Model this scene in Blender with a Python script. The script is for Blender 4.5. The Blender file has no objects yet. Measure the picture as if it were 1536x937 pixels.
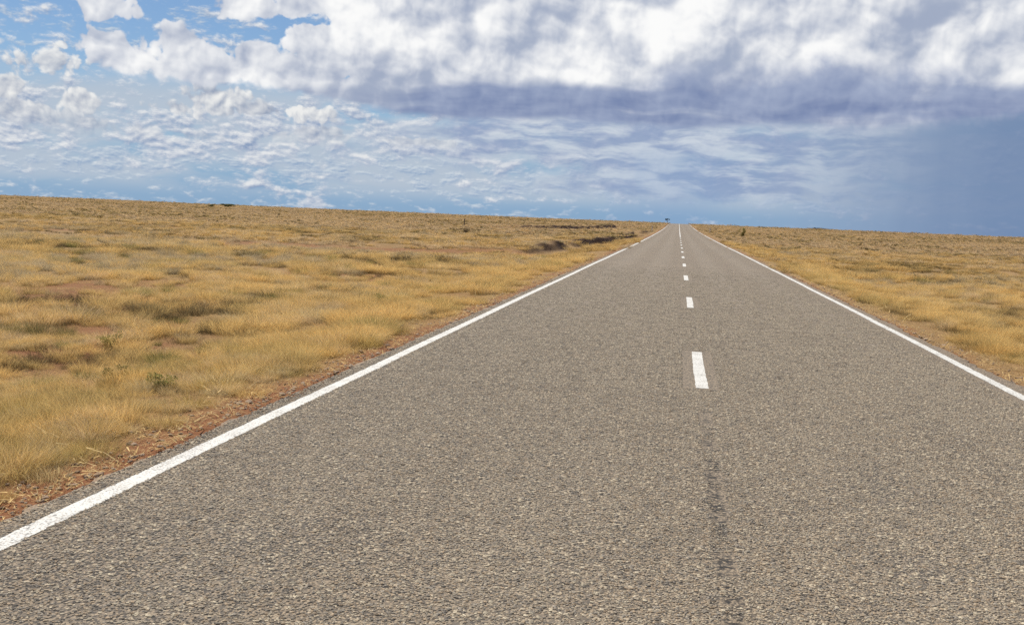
import bpy, bmesh, math, random
import numpy as np
from mathutils import Vector, Matrix, noise as mnoise

R = math.radians
rng = np.random.default_rng(7)
random.seed(7)
sc = bpy.context.scene
C = sc.collection

# ------------------------------------------------------------------ camera
F_PX, CX, CY = 1560.0, 768.0, 468.5          # focal length and centre of a 1536 px wide frame
CAM_H = 1.67

def px_ray(x, y):
    return Vector(((x - CX) / F_PX, -(y - CY) / F_PX, -1.0))

_h0, _hs, _vx = 293.0, 0.0412, 1017.5        # horizon line and the road's vanishing point
_p1, _p2 = px_ray(0, _h0), px_ray(1536, _h0 + 1536 * _hs)
UPC = _p2.cross(_p1).normalized()
if UPC.y < 0: UPC = -UPC
FWC = px_ray(_vx, _h0 + _hs * _vx).normalized()
RTC = FWC.cross(UPC)
M3 = Matrix((RTC, FWC, UPC))                  # camera space -> world (x right, y along the road, z up)

cam_d = bpy.data.cameras.new('camera')
cam = bpy.data.objects.new('camera', cam_d); C.objects.link(cam)
cam_d.sensor_width = 36.0
cam_d.lens = 36.0 * F_PX / 1536.0
cam_d.clip_start = 0.05
cam_d.clip_end = 30000
cam.matrix_world = Matrix.Translation((0, 0, CAM_H)) @ M3.to_4x4()
sc.camera = cam

def az_el(x, y):
    d = (M3 @ px_ray(x, y)).normalized()
    return math.degrees(math.atan2(d.x, d.y)), math.degrees(math.asin(d.z))

# ------------------------------------------------------------------ land shape
_PY = [-60, 0, 40, 64, 110, 187, 260, 330, 395, 430, 520, 800, 1500, 9000]
_PZ = [0, 0, 0, -.06, -.05, .10, .45, 1.02, 1.46, 1.50, 1.1, -1.5, -4.5, -6]

def prof(y):
    """height of the road along y (smooth)."""
    y = np.asarray(y, float)
    a = np.interp(y - 18, _PY, _PZ); b = np.interp(y, _PY, _PZ); c = np.interp(y + 18, _PY, _PZ)
    return (a + b + c) / 3

def vnoise(x, y, seed=0):
    x = np.asarray(x, float); y = np.asarray(y, float)
    xi = np.floor(x).astype(np.int64); yi = np.floor(y).astype(np.int64)
    fx = x - xi; fy = y - yi
    fx = fx * fx * (3 - 2 * fx); fy = fy * fy * (3 - 2 * fy)
    def h(i, j):
        n = (i * 374761393 + j * 668265263 + seed * 144665 + 1013) & 0xffffffff
        n = ((n ^ (n >> 13)) * 1274126177) & 0xffffffff
        n = (n ^ (n >> 16)) & 0xffff
        return n / 65535.0
    return (h(xi, yi) * (1 - fx) + h(xi + 1, yi) * fx) * (1 - fy) + (h(xi, yi + 1) * (1 - fx) + h(xi + 1, yi + 1) * fx) * fy

def fbm(x, y, seed=0, oct=4):
    s = 0; a = .5; t = 0
    for o in range(oct):
        s = s + a * vnoise(np.asarray(x) * 2 ** o, np.asarray(y) * 2 ** o, seed + o * 17); t += a; a *= .5
    return s / t

def left_line(y):  return -3.14 + 0.0 * np.asarray(y, float)
def right_line(y): return 3.66 + .0042 * np.clip(np.asarray(y, float) - 10, 0, 60)
def left_edge(y):  return left_line(y) - .24
def right_edge(y): return right_line(y) + .27

def land(x, y):
    """height of the natural ground."""
    x = np.asarray(x, float); y = np.asarray(y, float)
    out = np.maximum(np.maximum(left_edge(y) - x, x - right_edge(y)), 0)     # distance outside the seal
    inside = ((x > left_edge(y)) & (x < right_edge(y)))
    t = np.clip((out - .15) / 3.2, 0, 1); t = t * t * (3 - 2 * t)
    far = np.clip((y - 200) / 150, 0, 1)
    z = prof(y) - .03 - .26 * t * (1 - far * .6)
    w = np.clip(out / 2.5, 0, 1)
    z = z + w * (.13 * (fbm(x / 3.1, y / 3.1, 3) - .5) + .30 * (fbm(x / 23., y / 23., 5) - .5))
    z = z + np.clip(out / 30, 0, 1) * .5 * (fbm(x / 120., y / 70., 9) - .5) * np.clip(y / 150, 0, 1)
    z = z + np.clip(.06 - out, 0, .06) * 0
    return np.where(inside, prof(y) - .06, z)

# ------------------------------------------------------------------ node helpers
class N:
    """thin wrapper so shader maths can be written as formulas."""
    tree = None
    def __init__(s, sock): s.s = sock
    @staticmethod
    def _put(sock, v):
        if isinstance(v, N): N.tree.links.new(v.s, sock)
        else: sock.default_value = v
    @staticmethod
    def m(op, a, b=None, c=None, clamp=False):
        n = N.tree.nodes.new('ShaderNodeMath'); n.operation = op; n.use_clamp = clamp
        for i, v in enumerate((a, b, c)):
            if v is not None: N._put(n.inputs[i], v)
        return N(n.outputs[0])
    def __add__(s, o): return N.m('ADD', s, o)
    __radd__ = __add__
    def __mul__(s, o): return N.m('MULTIPLY', s, o)
    __rmul__ = __mul__
    def __sub__(s, o): return N.m('SUBTRACT', s, o)
    def __rsub__(s, o): return N.m('SUBTRACT', o, s)
    def __truediv__(s, o): return N.m('DIVIDE', s, o)
    def __rtruediv__(s, o): return N.m('DIVIDE', o, s)

def nmax(a, b): return N.m('MAXIMUM', a, b)
def nmin(a, b): return N.m('MINIMUM', a, b)
def smax(a, b, k): return N.m('SMOOTH_MAX', a, b, k)
def clamp01(a): return N.m('ADD', a, 0.0, clamp=True)
def sstep(a, lo, hi):
    n = N.tree.nodes.new('ShaderNodeMapRange'); n.interpolation_type = 'SMOOTHSTEP'
    N._put(n.inputs['Value'], a); N._put(n.inputs['From Min'], lo); N._put(n.inputs['From Max'], hi)
    return N(n.outputs['Result'])
def lin(a, lo, hi, t0=0., t1=1.):
    n = N.tree.nodes.new('ShaderNodeMapRange')
    N._put(n.inputs['Value'], a); n.inputs['From Min'].default_value = lo; n.inputs['From Max'].default_value = hi
    n.inputs['To Min'].default_value = t0; n.inputs['To Max'].default_value = t1
    return N(n.outputs['Result'])
def vec(x, y, z=0.0):
    n = N.tree.nodes.new('ShaderNodeCombineXYZ')
    for i, v in enumerate((x, y, z)): N._put(n.inputs[i], v)
    return N(n.outputs[0])
def vmath(op, a, b=None, c=None):
    n = N.tree.nodes.new('ShaderNodeVectorMath'); n.operation = op
    for i, v in enumerate((a, b, c)):
        if v is not None: N._put(n.inputs[i], v)
    return N(n.outputs['Value'] if op in ('LENGTH', 'DOT_PRODUCT', 'DISTANCE') else n.outputs['Vector'])
def noise(v, scale, detail=4., rough=.5, lac=2., dist=0., dim='3D', color=False):
    n = N.tree.nodes.new('ShaderNodeTexNoise'); n.noise_dimensions = dim
    N._put(n.inputs['Vector'], v)
    for k, q in (('Scale', scale), ('Detail', detail), ('Roughness', rough), ('Lacunarity', lac), ('Distortion', dist)):
        N._put(n.inputs[k], q)
    return N(n.outputs['Color' if color else 'Fac'])
def voro(v, scale, detail=0., rough=.5, feature='F1', dim='3D', out='Distance', rand=1.0):
    n = N.tree.nodes.new('ShaderNodeTexVoronoi'); n.voronoi_dimensions = dim; n.feature = feature
    if hasattr(n, 'normalize') and detail > 0: n.normalize = True
    N._put(n.inputs['Vector'], v); n.inputs['Scale'].default_value = scale
    n.inputs['Randomness'].default_value = rand
    if feature == 'SMOOTH_F1': n.inputs['Smoothness'].default_value = .18
    if 'Detail' in n.inputs: n.inputs['Detail'].default_value = detail; n.inputs['Roughness'].default_value = rough
    return N(n.outputs[out])
def mix(f, a, b, blend='MIX'):
    n = N.tree.nodes.new('ShaderNodeMix'); n.data_type = 'RGBA'; n.blend_type = blend
    N._put(n.inputs[0], f)
    for i, v in ((6, a), (7, b)):
        if isinstance(v, (tuple, list)): n.inputs[i].default_value = (*v[:3], 1.0)
        else: N._put(n.inputs[i], v)
    return N(n.outputs[2])
def s2l(r, g, b):
    f = lambda c: c / 12.92 if c <= .04045 else ((c + .055) / 1.055) ** 2.4
    return (f(r / 255), f(g / 255), f(b / 255))

# ------------------------------------------------------------------ sun and sky
SUN_AZ, SUN_EL = -38.0, 56.0                  # degrees right of the road's direction, above the horizon
d = Vector((math.sin(R(SUN_AZ)) * math.cos(R(SUN_EL)), math.cos(R(SUN_AZ)) * math.cos(R(SUN_EL)), math.sin(R(SUN_EL))))
sun_d = bpy.data.lights.new('sun', 'SUN'); sun_d.energy = 5.0; sun_d.angle = R(.5); sun_d.color = (1, .95, .87)
sun = bpy.data.objects.new('sun', sun_d); C.objects.link(sun)
sun.rotation_euler = d.to_track_quat('Z', 'Y').to_euler()

BG = 0.08
EXPO = 0.30                                   # the photograph is exposed a little bright
def build_world():
    w = bpy.data.worlds.new('World'); sc.world = w; w.use_nodes = True
    w.cycles.sampling_method = 'NONE'
    t = w.node_tree; t.nodes.clear(); N.tree = t
    out = t.nodes.new('ShaderNodeOutputWorld'); bg = t.nodes.new('ShaderNodeBackground')
    bg.inputs['Strength'].default_value = BG
    t.links.new(bg.outputs[0], out.inputs[0])
    sky = t.nodes.new('ShaderNodeTexSky'); sky.sky_type = 'NISHITA'; sky.sun_disc = False
    sky.sun_elevation = R(SUN_EL); sky.sun_rotation = R(SUN_AZ)
    sky.air_density = 1.0; sky.dust_density = .2; sky.ozone_density = 2.0
    tc = t.nodes.new('ShaderNodeTexCoord'); g = N(tc.outputs['Generated'])
    sp = t.nodes.new('ShaderNodeSeparateXYZ'); t.links.new(g.s, sp.inputs[0])
    X, Y, Z = (N(o) for o in sp.outputs)
    K = 180 / math.pi
    az = N.m('ARCTAN2', X, Y) * K
    el = N.m('ARCSINE', Z) * K
    P = vec(az, el)                                        # degrees
    PX = 1 / 27.2                                          # one reference pixel in degrees

    def E(v, x, y, rx, ry):                               # 1 at an ellipse's middle, 0 on its outline
        a, e = az_el(x, y)
        q = vmath('MULTIPLY_ADD', v, (1 / (rx * PX), 1 / (ry * PX), 0), (-a / (rx * PX), -e / (ry * PX), 0))
        return 1.0 - vmath('LENGTH', q)
    def union(v, L, k=.25):
        r = None
        for e in L:
            q = E(v, *e); r = q if r is None else smax(r, q, k)
        return r
    def col(*c): return tuple(q / BG / 2 ** EXPO for q in s2l(*c))

    # soft warp for everything
    wn = noise(P, .16, 1, .5, dim='2D', color=True)
    warp = vmath('MULTIPLY_ADD', wn, (2.4, 1.4, 0), (-1.2, -.7, 0))
    Pw = vmath('ADD', P, warp)
    warp_s = vmath('MULTIPLY_ADD', noise(P, .5, 1, .4, dim='2D', color=True), (.62, .5, 0), (-.31, -.25, 0))
    Pv = vmath('ADD', P, warp_s)

    # ---- clear sky and far haze
    base = N(sky.outputs[0])
    base = mix(1.0, base, (.58, .68, .81), 'MULTIPLY')
    hz = sstep(el, 7.5, 0.5)
    base = mix(hz * .8, base, col(122, 164, 206))

    # ---- far decks of small flat clouds, smaller and flatter towards the horizon
    def deck(colr, sx, sy, seed, e0, e1, e2, e3, thr, w, dk, lt, alpha):
        q = vmath('MULTIPLY_ADD', vmath('ADD', P, vmath('MULTIPLY', warp_s, (1, .3, 0))), (sx, sy, 1), (seed, seed * .7, 0))
        f = noise(q, 1.0, 6, .58, dim='2D'); fu = noise(vmath('ADD', q, (-.06, .20, 0)), 1.0, 6, .58, dim='2D')
        bg_ = noise(vmath('MULTIPLY', q, (.22, .3, 1)), 1.0, 2, .5, dim='2D')
        inside = sstep(el, e0, e1) * sstep(el, e3, e2)
        dn = thr + (1.0 - inside) * .16
        a = sstep(f + (bg_ - .5) * .45, dn, dn + w)
        lt_ = clamp01((f - fu) * 3.2 + .5)
        return mix(a * alpha, colr, mix(lt_, dk, lt))
    colr = mix(sstep(noise(vmath('MULTIPLY', Pv, (.10, .5, 1)), 1.0, 4, .55, dim='2D'), .24, .54) * sstep(el, .2, 1.6) * sstep(el, 7.4, 5.2) * .9, base, col(184, 196, 210))
    east = sstep(az, -12, 2)
    colr = deck(colr, .95, 2.3, 3.1, .6, 1.6, 2.6, 4.4, .36 + east * .04, .26, col(136, 162, 195), mix(east, col(204, 214, 223), col(182, 198, 218)), .8)
    colr = deck(colr, .62, 1.25, 11.7, 2.0, 3.2, 4.7, 6.2, .35 + east * .03, .24, col(138, 158, 190), mix(east, col(230, 232, 234), col(204, 213, 226)), .95)

    # ---- grey-blue underside of the storm, and rain to the right
    shelf = union(Pw, [(900, 215, 330, 46), (1150, 225, 260, 60), (760, 200, 170, 30), (1050, 270, 240, 30)], .3)
    sh = sstep(shelf + (noise(Pv, .5, 5, .6, dim='2D') - .5) * 1.3, -.35, .6)
    colr = mix(sh * .8, colr, mix(sstep(noise(vmath('MULTIPLY', Pv, (.35, 1.6, 1)), .9, 4, .55, dim='2D'), .36, .66), col(142, 160, 194), col(202, 211, 222)))
    streak = noise(vmath('MULTIPLY', Pw, (1, .06, 1)), .8, 3, .5, dim='2D')
    rain = sstep(az + (streak - .5) * 2.0 - (el - 3) * .25, 1.5, 14) * sstep(el, 7.6, 5.6)
    rain_c = mix(sstep(az + (streak - .5) * 2.0, 4, 18), col(148, 167, 194), col(114, 137, 173))
    colr = mix(rain * .9, colr, rain_c)
    rain2 = sstep(N.m('ABSOLUTE', az + (streak - .5) * 4 + .5), 4.5, .5) * sstep(el, 4.6, 3.0)
    colr = mix(rain2 * .35, colr, col(132, 162, 200))

    # ---- cumulus: bodies laid out by ellipses, outlines broken into puffs
    def puff(v):
        a = voro(v, .50, 0, dim='2D', feature='SMOOTH_F1'); a2_ = voro(v, 1.25, 0, dim='2D'); a3_ = voro(v, 2.9, 0, dim='2D')
        b = noise(v, .5, 2, .45, dim='2D')
        return (.18 - a * a) * .95 + (.18 - a2_ * a2_) * .46 + (.18 - a3_ * a3_) * .22 + (b - .5) * .6
    pa = puff(Pv); pb = puff(vmath('ADD', Pv, (-.20, .36, 0)))
    fine = noise(Pv, 2.0, 4, .5, dim='2D')
    fineb = noise(vmath('ADD', Pv, (-.10, .16, 0)), 2.0, 4, .5, dim='2D')
    lw = noise(Pw, .27, 3, .5, dim='2D'); lwb = noise(vmath('ADD', Pw, (-.9, 1.3, 0)), .27, 3, .5, dim='2D')
    relief = (pa - pb)
    rel_f = (fine - fineb)
    def lobe(v):
        q = voro(v, .36, 0, dim='2D', feature='SMOOTH_F1'); q2 = voro(v, .85, 0, dim='2D', feature='SMOOTH_F1')
        return (.2 - q * q) * 1.0 + (.2 - q2 * q2) * .45
    rel_b = lobe(Pv) - lobe(vmath('ADD', Pv, (-.55, .60, 0)))
    rel_l = (lw - lwb)

    Pe = vmath('ADD', P, vmath('MULTIPLY', warp_s, (.5, .35, 0)))
    small = union(Pe, [(38, 52, 50, 30), (78, 98, 40, 30), (92, 66, 16, 10), (60, 92, 60, 30), (8, 128, 34, 22),
                       (122, 150, 46, 20), (40, 172, 80, 22), (140, 196, 120, 22), (322, 148, 62, 26), (262, 162, 46, 16), (420, 166, 110, 16),
                       (470, 205, 90, 16), (300, 205, 60, 10), (85, 225, 120, 14), (210, 236, 70, 9), (60, 200, 150, 16), (640, 215, 80, 10), (560, 240, 70, 8)], .22)
    ds = small + pa * 1.35 + (fine - .5) * .8 - .22
    a2 = sstep(ds, -.05, .28) * sstep(el, 2.6, 4.8)
    # lower part of each puff is the shaded one
    Ls = clamp01(relief * 1.3 + rel_f * .8 + .60 + lin(el, 4.0, 9.0, -.18, .08))
    c2 = mix(Ls, col(150, 162, 184), col(240, 240, 238))
    colr = mix(a2 * .92, colr, c2)

    main = union(Pe, [(160, 12, 46, 34), (168, 62, 52, 34), (225, 88, 75, 38), (258, 58, 26, 26), (310, 95, 85, 40), (395, 100, 70, 36), (470, 118, 90, 34),
                      (405, 10, 100, 26), (478, 62, 70, 40), (560, 80, 130, 76), (520, 20, 80, 46), (720, 60, 250, 120), (1000, 70, 300, 122), (1300, 70, 300, 128), (1500, 76, 160, 96),
                      (700, 150, 230, 34), (1010, 165, 250, 30), (1260, 150, 260, 46), (560, 140, 150, 22), (900, -80, 700, 110)], .2)
    dm = main + (pa * .75 + (fine - .5) * .35) * sstep(el, 4.6, 7.4) - .06 + .04 - sstep(az, -16, -25) * .10 + sstep(az, -20, -13) * sstep(el, 5.2, 6.6) * .30
    a3 = sstep(dm, -.03, .14 + sstep(el, 7.5, 5.4) * .25)
    # big light and dark masses
    lowf = noise(Pw, .34, 4, .55, dim='2D')
    dark = nmax(nmax(nmax(E(Pw, 790, 154, 300, 26), E(Pw, 1200, 150, 270, 54)), nmax(E(Pw, 660, 172, 220, 15), E(Pw, 1040, 182, 420, 18))), nmax(E(Pw, 1480, 168, 200, 34), E(Pw, 985, 158, 110, 28)))
    layer = noise(vmath('MULTIPLY', Pw, (.10, .62, 1)), 1.0, 4, .5, dim='2D')
    dark = sstep(dark + ((layer - .5) * 1.5) * sstep(el, 8.0, 6.4) + (lowf - .5) * .9 * sstep(el, 6.2, 7.6) + (fine - .5) * .25 + .08, -.12, .62)
    grey = nmax(nmax(E(Pw, 770, 45, 80, 60), E(Pw, 1090, 95, 90, 70)), nmax(E(Pw, 1430, 35, 160, 50), E(Pw, 560, 150, 130, 40)))
    grey = sstep(grey + (lowf - .5) * 1.2, -.25, .7)
    bright = nmax(nmax(E(Pw, 880, 105, 90, 40), E(Pw, 1010, 50, 110, 60)), nmax(E(Pw, 1240, 95, 110, 50), E(Pw, 560, 40, 80, 40)))
    bright = sstep(bright + (lowf - .5) * .8, -.2, .7)
    low = sstep(el, 8.8, 5.4)                               # towards the flat bases
    L = N.m('SMOOTH_MIN', .51 + bright * .34 + rel_b * .85 + relief * .42 + rel_f * .26 + rel_l * 1.0 + (lowf - .5) * .4 - grey * .20 - low * .12, .98, .25)
    L = smax(L, .02, .35)
    top = mix(L, col(158, 170, 194), col(253, 253, 252))
    dk = mix(clamp01(relief * .45 + .40 + rel_l * .5 + (noise(vmath('MULTIPLY', Pw, (.22, 1.2, 1)), .9, 4, .5, dim='2D') - .5) * 1.2 * sstep(el, 7.6, 6.2) + sstep(el, 6.4, 8.4) * .25), col(114, 131, 171), col(168, 180, 205))
    c3 = mix(dark * .95, top, dk)
    colr = mix(a3, colr, c3)

    t.links.new(colr.s, bg.inputs['Color'])
build_world()

sc.view_settings.view_transform = 'Standard'
sc.view_settings.look = 'None'
sc.view_settings.exposure = EXPO
sc.view_settings.gamma = 1.0
sc.render.film_transparent = False
sc.cycles.use_denoising = False
sc.cycles.max_bounces = 6
sc.cycles.diffuse_bounces = 3
sc.cycles.transparent_max_bounces = 8
# ------------------------------------------------------------------ material helpers
def new_mat(name):
    m = bpy.data.materials.new(name); m.use_nodes = True
    t = m.node_tree; t.nodes.clear(); N.tree = t
    out = t.nodes.new('ShaderNodeOutputMaterial'); b = t.nodes.new('ShaderNodeBsdfPrincipled')
    t.links.new(b.outputs[0], out.inputs['Surface'])
    return m, t, b, out
def setc(t, sock, v):
    if isinstance(v, N): t.links.new(v.s, sock)
    else: sock.default_value = (*v, 1.0)
def obj_coord():
    n = N.tree.nodes.new('ShaderNodeTexCoord'); return N(n.outputs['Object'])
def attr(name, out='Fac'):
    n = N.tree.nodes.new('ShaderNodeAttribute'); n.attribute_name = name; return N(n.outputs[out])
def bump(t, b, h, dist, strength=1.0):
    n = t.nodes.new('ShaderNodeBump'); n.inputs['Distance'].default_value = dist; n.inputs['Strength'].default_value = strength
    t.links.new(h.s, n.inputs['Height']); t.links.new(n.outputs[0], b.inputs['Normal'])

def asphalt_nodes(P0):
    """colour and height of a worn chip seal; the chips lie drawn out along the road by rolling"""
    P = vmath('MULTIPLY', P0, (1, .68, 1)); Pc = P
    cell = voro(P, 84, out='Color'); sp = N.tree.nodes.new('ShaderNodeSeparateColor'); N.tree.links.new(cell.s, sp.inputs[0])
    v1, v2 = N(sp.outputs[0]), N(sp.outputs[1])
    dist = voro(P, 84)
    fine = noise(P, 210, 3, .6)
    P = P0
    small = N.tree.nodes.new('ShaderNodeSeparateColor'); N.tree.links.new(voro(Pc, 175, out='Color').s, small.inputs[0])
    chip = mix(v1, (.135, .110, .082), (.375, .305, .218))
    chip = mix(.45, chip, mix(N(small.outputs[0]), (.11, .092, .07), (.40, .325, .235)))
    chip = mix(v2 * .22, chip, (.27, .185, .11))
    chip = mix(sstep(v2, .86, .92) * .6, chip, (.37, .305, .222))
    chip = mix(sstep(v2, .22, .14) * .8, chip, (.060, .054, .047))
    chip = mix(sstep(dist, .40, .66) * .6, chip, (.07, .063, .056))
    big = noise(vmath('MULTIPLY', P, (1, .25, 1)), .9, 4, .6)
    chip = mix(1.0, chip, mix(big, (.90, .90, .91), (1.09, 1.08, 1.05)), 'MULTIPLY')
    mid = noise(P, 5.5, 5, .62)
    chip = mix(sstep(mid, .56, .74) * .25, chip, (.10, .092, .085))
    sx = N.tree.nodes.new('ShaderNodeSeparateXYZ'); N.tree.links.new(P.s, sx.inputs[0])
    X, Y = N(sx.outputs[0]), N(sx.outputs[1])
    def spot(x, y, rx, ry): return 1.0 - vmath('LENGTH', vmath('MULTIPLY_ADD', P, (1 / rx, 1 / ry, 0), (-x / rx, -y / ry, 0)))
    # bitumen that has bled up in places, and the cracked seam under the middle line
    flush = nmax(nmax(spot(-2.45, 4.1, 1.1, 1.0), spot(1.44, 7.1, .30, .7)), nmax(spot(1.3, 5.4, .35, .4), spot(-1.9, 4.9, .9, .7)))
    flush = nmax(flush, nmax(spot(-2.99, 6.45, .14, .16) + .3, spot(2.3, 9., .25, 2.) - .1))
    fl = sstep(flush + (noise(vmath('MULTIPLY', P, (.8, 1.2, 1)), 7, 4, .6) - .5) * 1.6, -.25, .9)
    v3 = N(sp.outputs[2])
    pit = sstep(v3, fl * .22 + .05, fl * .22 + .02)
    seam = (1.0 - N.m('ABSOLUTE', (X - .325 + (noise(P, 1.2, 2) - .5) * .09) / .058)) * sstep(Y, 9.8, 7.6)
    crack = noise(vmath('MULTIPLY', P, (17, 30, 1)), 1.0, 4, .62)
    crack = crack + (noise(vmath('MULTIPLY', P, (2, 3.5, 1)), 1.0, 2) - .5) * .5
    sm = sstep(seam, 0, .6) * sstep(crack, .50, .56)
    chip = mix(1.0, chip, (.96, .93, .89), 'MULTIPLY')
    chip = mix(pit * .85, chip, (.030, .027, .025))
    chip = mix(clamp01(sm * .92), chip, (.022, .02, .018))
    sm = clamp01(sm + pit * .6)
    seal = sm
    height = (1.0 - dist) * .8 + v1 * .35 + fine * .25 - sm * 1.2
    return chip, height, X, Y, seal

mat_road, t, b, _ = new_mat('worn_chip_seal')
P = obj_coord()
chip, height, X, Y, seal = asphalt_nodes(P)
# wheel paths are a little paler, the edge of the seal dustier
wp = N.m('ABSOLUTE', N.m('ABSOLUTE', X - .33) - 1.72)
chip = mix(sstep(N.m('ABSOLUTE', wp - .72), .55, .10) * .07, chip, (.38, .335, .27))
edge = nmax(sstep(X, -3.2, -3.48), sstep(X, 3.78, 4.1))
chip = mix(edge * sstep(noise(P, 14, 4, .65), .32, .62) * .75, chip, (.32, .205, .12))
setc(t, b.inputs['Base Color'], chip)
b.inputs['Roughness'].default_value = .85; b.inputs['Specular IOR Level'].default_value = .25
bump(t, b, height, .006, .6)

mat_paint, t, b, _ = new_mat('worn_road_paint')
P = obj_coord()
chip, height, X, Y, seal = asphalt_nodes(P)
worn = sstep(noise(P, 70, 3, .65) + (noise(P, 3.2, 3) - .5) * .35 - height * .12, .42, .56)
pc = mix(noise(P, 30, 3, .6), (.47, .455, .41), (.68, .66, .60))
c = mix(worn * .8, pc, chip)
setc(t, b.inputs['Base Color'], c); b.inputs['Roughness'].default_value = .7
bump(t, b, height, .004, .7)

mat_soil, t, b, _ = new_mat('red_plain_soil')
P = obj_coord()
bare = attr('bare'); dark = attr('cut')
n1 = noise(P, 2.2, 6, .62); n2 = noise(P, 26, 5, .65); n3 = noise(vmath('MULTIPLY', P, (.02, .02, 0)), 1.0, 5, .6)
n4 = noise(vmath('MULTIPLY', P, (.22, .22, 0)), 1.0, 5, .62)
soil = mix(n2, (.10, .040, .018), (.30, .135, .062))
soil = mix(sstep(voro(P, 34), .18, .05) * .5, soil, (.42, .27, .16))
straw = mix(n2, (.11, .054, .022), (.34, .20, .08))
straw = mix(sstep(n3, .35, .65), straw, mix(n2, (.17, .11, .055), (.40, .28, .14)))
straw = mix(sstep(n4, .56, .72) * .6, straw, (.17, .135, .06))
c = mix(clamp01(bare + (n1 - .5) * .7), straw, soil)
c = mix(clamp01(dark * 1.2), c, (.045, .023, .014))  # shade of the cut faces put into the soil colour, nearly black
setc(t, b.inputs['Base Color'], c); b.inputs['Roughness'].default_value = .95; b.inputs['Specular IOR Level'].default_value = .1
bump(t, b, n2 * .6 + n1, .05, .8)

def straw_mat(name, hue_a, hue_b, transl=.35):
    m, t, b, out = new_mat(name)
    oi = t.nodes.new('ShaderNodeObjectInfo'); rnd = N(oi.outputs['Random'])
    tint = attr('tint', 'Color')
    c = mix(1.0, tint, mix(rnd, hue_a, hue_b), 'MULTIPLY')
    df = t.nodes.new('ShaderNodeBsdfDiffuse'); tr = t.nodes.new('ShaderNodeBsdfTranslucent'); mx = t.nodes.new('ShaderNodeMixShader')
    t.links.new(c.s, df.inputs[0]); t.links.new(c.s, tr.inputs[0]); mx.inputs[0].default_value = transl
    t.links.new(df.outputs[0], mx.inputs[1]); t.links.new(tr.outputs[0], mx.inputs[2]); t.links.new(mx.outputs[0], out.inputs[0])
    t.nodes.remove(b)
    return m
mat_grass = straw_mat('dry_grass', (.95, .96, .97), (1.30, 1.24, 1.15), .44)
mat_leaf = straw_mat('shrub_leaf', (.9, .9, .9), (1.05, 1.05, 1.0), .25)

def flat_mat(name, a, bb, scale, rough=.85, bump_d=.004, stretch=(1, 1, 1)):
    m, t, b, _ = new_mat(name); P = vmath('MULTIPLY', obj_coord(), stretch)
    n = noise(P, scale, 5, .6)
    setc(t, b.inputs['Base Color'], mix(sstep(n, .3, .7), a, bb)); b.inputs['Roughness'].default_value = rough
    bump(t, b, n, bump_d); return m
mat_bark = flat_mat('dry_bark', (.07, .05, .035), (.17, .13, .09), 18)
mat_wood = flat_mat('grey_timber', (.06, .048, .038), (.15, .125, .10), 14, stretch=(4, 4, .4))
mat_white = flat_mat('weathered_white_post', (.62, .58, .52), (.80, .77, .72), 9)
mat_red = flat_mat('red_reflector', (.42, .05, .03), (.55, .08, .05), 9, .35)
mat_stone = flat_mat('pale_stone', (.22, .13, .075), (.46, .33, .21), 20)

# ------------------------------------------------------------------ mesh helpers
def mesh_np(name, verts, faces, mat=None, smooth=False):
    me = bpy.data.meshes.new(name); me.from_pydata([tuple(v) for v in verts], [], [tuple(f) for f in faces]); me.update()
    if mat: me.materials.append(mat)
    if smooth: me.polygons.foreach_set('use_smooth', [True] * len(me.polygons))
    return me
def link(name, me, parent=None, **props):
    o = bpy.data.objects.new(name, me); C.objects.link(o)
    if parent: o.parent = parent
    for k, v in props.items(): o[k] = v
    return o
def tag(o, label, cat, group=None):
    o['label'] = label; o['category'] = cat
    if group: o['group'] = group
    return o
def empty(name, loc, rz=0):
    o = bpy.data.objects.new(name, None); C.objects.link(o); o.location = loc; o.rotation_euler = (0, 0, rz); o.empty_display_size = .3
    return o

# ------------------------------------------------------------------ the plain
def bank_x(y):
    """foot of the eroded cut that runs along the left side of the road"""
    return np.interp(y, BANK_Y, BANK_X) + .35 * (fbm(np.asarray(y) / 3.0, np.asarray(y) * 0, 31) - .5) * 2
BANK_Y = [52, 60, 75, 95, 120, 150, 180, 215]
BANK_X = [-8.6, -8.2, -7.4, -6.6, -6.0, -5.5, -5.2, -5.0]
BANK2_Y = [150, 185, 230, 280]
BANK2_X = [-26, -20, -15.5, -12.5]
def cut_fields(x, y):
    """extra height and painted-in shade of the two erosion cuts"""
    x = np.asarray(x, float); y = np.asarray(y, float)
    dz = np.zeros_like(x); dk = np.zeros_like(x)
    for by, bx, h, lo, hi, s in ((BANK_Y, BANK_X, .52, 54, 200, 31), (BANK2_Y, BANK2_X, .66, 150, 275, 41)):
        xb = np.interp(y, by, bx) + 1.1 * (fbm(y / 9.0, y * 0, s, 3) - .5)
        st = np.clip((y - lo) / 14, 0, 1) * np.clip((hi - y) / 30, 0, 1) * np.clip((fbm(y / 15., y * 0 + 3, s + 1, 4) - .27) / .16, .0, 1) * (.6 + .7 * fbm(y / 11., y * 0, s + 2, 3))
        u = xb - x                                        # > 0 behind the lip
        step = np.clip(u / .16, 0, 1)
        fall = np.clip(1 - (u - .4) / 7, 0, 1)
        toe = np.exp(-((u + .9) / .8) ** 2) * -.18 * np.clip((y - lo) / 6, 0, 1) * np.clip((hi - y) / 20, 0, 1)
        dz = dz + st * h * step * fall + toe * (h / .6)
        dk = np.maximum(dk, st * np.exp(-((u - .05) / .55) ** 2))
    return dz, dk
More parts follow.
